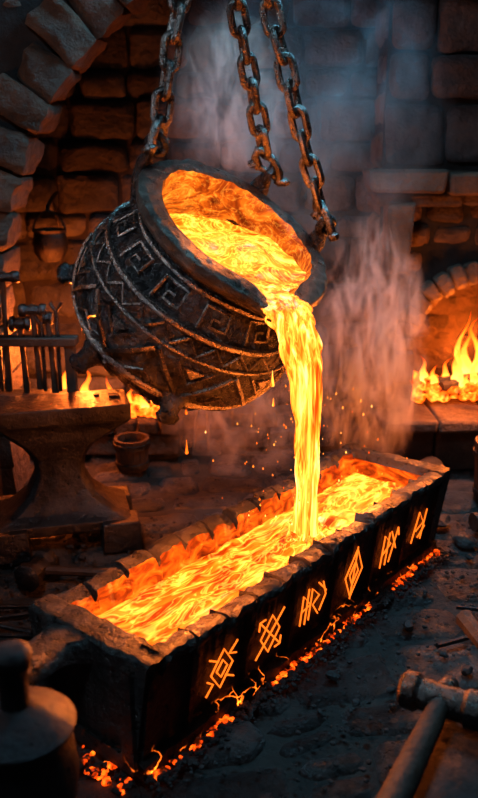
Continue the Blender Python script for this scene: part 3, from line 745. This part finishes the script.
# right-side clutter
mb=MB(); mb.tube([(.90,4.42,.085),(1.02,4.56,.09),(1.15,4.72,.085)],[.08,.085,.08],14)
mb.make('timber_log',[WOOD,DIRT],angle=50)
mb=MB(); mb.tube([(1.22,4.06,.055),(1.62,4.17,.055)],.05,12); mb.make('timber_log',WOOD,angle=50)
mb=MB()
for x,y,r in((1.14,3.92,.06),(1.28,3.78,.09),(1.42,3.64,.11),(1.20,3.60,.05),(1.5,3.88,.1),(1.08,4.15,.05),(1.62,3.75,.09),(1.3,3.5,.05)): mb.rock((x,y,r*.4),r,squash=.6)
mb.make('rubble_stones',PAVE)
mb=MB()
for i in range(3): mb.box((1.12,2.86,.033+i*.045),(.30,.2,.04),rot=Matrix.Rotation(.3,3,'Z'),jit=.003)
for sx_ in(-.12,.12): mb.box(V((1.12,2.86,.078))+Matrix.Rotation(.3,3,'Z')@V((sx_,-.105,0)),(.035,.02,.14),rot=Matrix.Rotation(.3,3,'Z'))
mb.make('wooden_crate',WOOD,bevel=.005)
mb=MB(); mb.box((.82,2.02,.13),(.62,.62,.25),rot=Matrix.Rotation(-.5,3,'Z'),jit=.01,taper=.93)
ob=mb.make('stone_block',COAL,bevel=.03)
mb=MB(); hd=V((.62,2.22,.34)); he=V((.40,1.82,.32)); d=(hd-he).normalized()
mb.tube([he-d*.05,he+d*.1,hd-d*.12,hd+d*.09],[.044,.042,.036,.028],12,mi=1)
M=Matrix.Translation(hd)@align(V((d.y,-d.x,0))).to_4x4()
mb.lathe([(.045,-.13),(.058,-.118),(.06,-.08),(.048,-.065),(.05,-.04),(.046,0),(.05,.04),(.048,.065),(.06,.08),(.058,.118),(.045,.13)],12,M,mi=0)
mb.lathe([(.032,.0),(.036,.01),(.03,.03)],12,Matrix.Translation(hd+d*.045)@align(d).to_4x4(),mi=0)
mb.make('forge_hammer',[CHAIN,WOOD],angle=40)
mb=MB(); hammer(mb,(.88,2.26,.325),(.15,-1,0),.45,.16,.05,(1,.15,0),wr=.03); mb.make('forge_hammer',[CHAIN,WOOD],angle=40)
mb=MB(); mb.rock((.085,2.13,.02),.04); mb.make('slag_nugget',IRON,smooth=False)
mb=MB(); mb.tube([(.80,3.0,.015),(.94,3.06,.015)],.012,6); mb.tube([(.95,3.3,.012),(1.2,3.25,.012)],.01,6); mb.make('iron_bars',IRON)
mb=MB(); mb.lathe([(.17,0),(.165,.05),(.16,.3),(.155,.33),(.14,.34)],20,Matrix.Translation((-.53,1.72,0))); mb.make('chopping_stump',WOOD)
e=empty('lidded_iron_pot'); M=Matrix.Translation((-.53,1.72,.34))
mb=MB(); mb.lathe([(.07,0),(.10,.02),(.13,.09),(.14,.17),(.13,.25),(.115,.285),(.135,.295),(.14,.31),(.13,.32),(.09,.345),(.05,.36),(.03,.365)],40,M); mb.make('pot_body',IRON,parent=e,angle=60)
mb=MB(); mb.lathe([(.035,.36),(.034,.39),(.032,.42),(.034,.45),(.044,.47),(.048,.49),(.046,.51),(.03,.52)],24,M)
mb.make('lid_knob',IRON,parent=e,angle=60)
# ------------------------------------------------------------------ steam
def steam(name,c,sc,dens,seedv,col=(.9,.75,.65),nscale=1.6,th=.5):
    m,nt,o=newmat(name+'_vol'); L=nt.links.new
    tc=N(nt,'ShaderNodeTexCoord'); mp=N(nt,'ShaderNodeMapping'); mp.inputs['Location'].default_value=(seedv,seedv*2,0); mp.inputs['Scale'].default_value=(1,1,.7)
    L(tc.outputs['Object'],mp.inputs['Vector'])
    n1=N(nt,'ShaderNodeTexNoise',Scale=nscale,Detail=5,Roughness=.6,Distortion=1.6); L(mp.outputs[0],n1.inputs['Vector'])
    ln=N(nt,'ShaderNodeVectorMath',operation='LENGTH'); L(tc.outputs['Object'],ln.inputs[0])
    f=N(nt,'ShaderNodeMapRange'); f.inputs['From Min'].default_value=.98; f.inputs['From Max'].default_value=.25; L(ln.outputs['Value'],f.inputs['Value'])
    a=N(nt,'ShaderNodeMath',operation='SUBTRACT',use_clamp=True); L(n1.outputs['Fac'],a.inputs[0]); a.inputs[1].default_value=th
    b=N(nt,'ShaderNodeMath',operation='MULTIPLY'); L(a.outputs[0],b.inputs[0]); L(f.outputs[0],b.inputs[1])
    c_=N(nt,'ShaderNodeMath',operation='MULTIPLY'); L(b.outputs[0],c_.inputs[0]); c_.inputs[1].default_value=dens
    v=N(nt,'ShaderNodeVolumeScatter',Anisotropy=.2); v.inputs['Color'].default_value=(*col,1); L(c_.outputs[0],v.inputs['Density']); L(v.outputs[0],o.inputs['Volume'])
    import bmesh
    bm=bmesh.new(); bmesh.ops.create_icosphere(bm,subdivisions=3,radius=1); me=bpy.data.meshes.new(name); bm.to_mesh(me); bm.free(); me.materials.append(m)
    ob=bpy.data.objects.new(name,me); ob.location=c; ob.scale=sc; S.collection.objects.link(ob); return ob
steam('steam_plume',(.66,4.3,.88),(.34,.24,.78),210,3.1,th=.50,nscale=2.8)
steam('steam_plume',(.02,4.6,.55),(.5,.24,.5),80,5.1,th=.49,nscale=2.4)
steam('steam_plume',(-.02,4.15,2.15),(.32,.2,.42),60,6.7,th=.49,nscale=2.4)
steam('steam_plume',(.34,4.6,2.1),(.8,.3,.9),20,8.3,(.5,.74,.85),th=.46,nscale=1.8)
# ------------------------------------------------------------------ lights
def light(t,name,loc,energy,col,size=.1,rot=None,**k):
    l=bpy.data.lights.new(name,t); l.energy=energy; l.color=col
    if t=='AREA': l.size=size
    else: l.shadow_soft_size=size
    for a,b in k.items(): setattr(l,a,b)
    o=bpy.data.objects.new(name,l); o.location=loc
    if rot: o.rotation_euler=rot
    S.collection.objects.link(o); return o
W_=(1,.25,.04)
light('POINT','fireplace_light',(1.4,4.8,.75),42,W_,.12)
light('POINT','fire_core_light',(1.50,5.28,.72),34,(1,.2,.02),.08)
light('POINT','forge_light',(-1.0,5.1,.75),80,(1,.2,.03),.12)
light('POINT','pool_light_far',tuple(T(1.6,0,.52)),26,W_,.10)
light('POINT','pool_light_near',tuple(T(.5,0,.6)),44,W_,.10)
light('POINT','cauldron_light',tuple(PC+PN*.12),16,W_,.10)
light('POINT','arch_tint_light',(-1.9,3.9,1.9),14,(1,.3,.06),.12)  # unseen warm lamp added to tint the arch; no torch stands there
def aim(o,t): o.rotation_euler=(V(t)-o.location).to_track_quat('-Z','Y').to_euler()
a=light('AREA','skylight_back',(.9,4.2,3.9),165,(.22,.66,.95),.8); aim(a,(.8,5.2,1.8))
a=light('AREA','cool_front_fill',(-.8,1.2,3.9),48,(.6,.80,1),.5); aim(a,(0,3.4,.7))  # unseen cool fill lamp under the closed ceiling, no opening above it
a=light('SPOT','cool_highlight_spot',(-2.0,2.6,3.2),130,(.6,.80,1),.15,spot_size=.9); aim(a,(-.1,3.7,1.5))  # unseen spot added for cool highlights on pot and chains; no doorway here
w=bpy.data.worlds.new('world'); w.use_nodes=True; S.world=w
w.node_tree.nodes['Background'].inputs[0].default_value=(.3,.48,.75,1); w.node_tree.nodes['Background'].inputs[1].default_value=.04
S.view_settings.view_transform='Standard'
try: S.view_settings.look='Medium High Contrast'
except Exception: pass
# ------------------------------------------------------------------ camera
cd=bpy.data.cameras.new('camera'); cam=bpy.data.objects.new('camera',cd); S.collection.objects.link(cam)
cd.sensor_fit='VERTICAL'; cd.sensor_height=24; cd.lens=25.74
cam.location=(0,0,2.0); cam.rotation_euler=(math.radians(90-17.4),0,0)
cd.dof.use_dof=True; cd.dof.focus_distance=3.5; cd.dof.aperture_fstop=1.2
cd.clip_start=.05
S.camera=cam
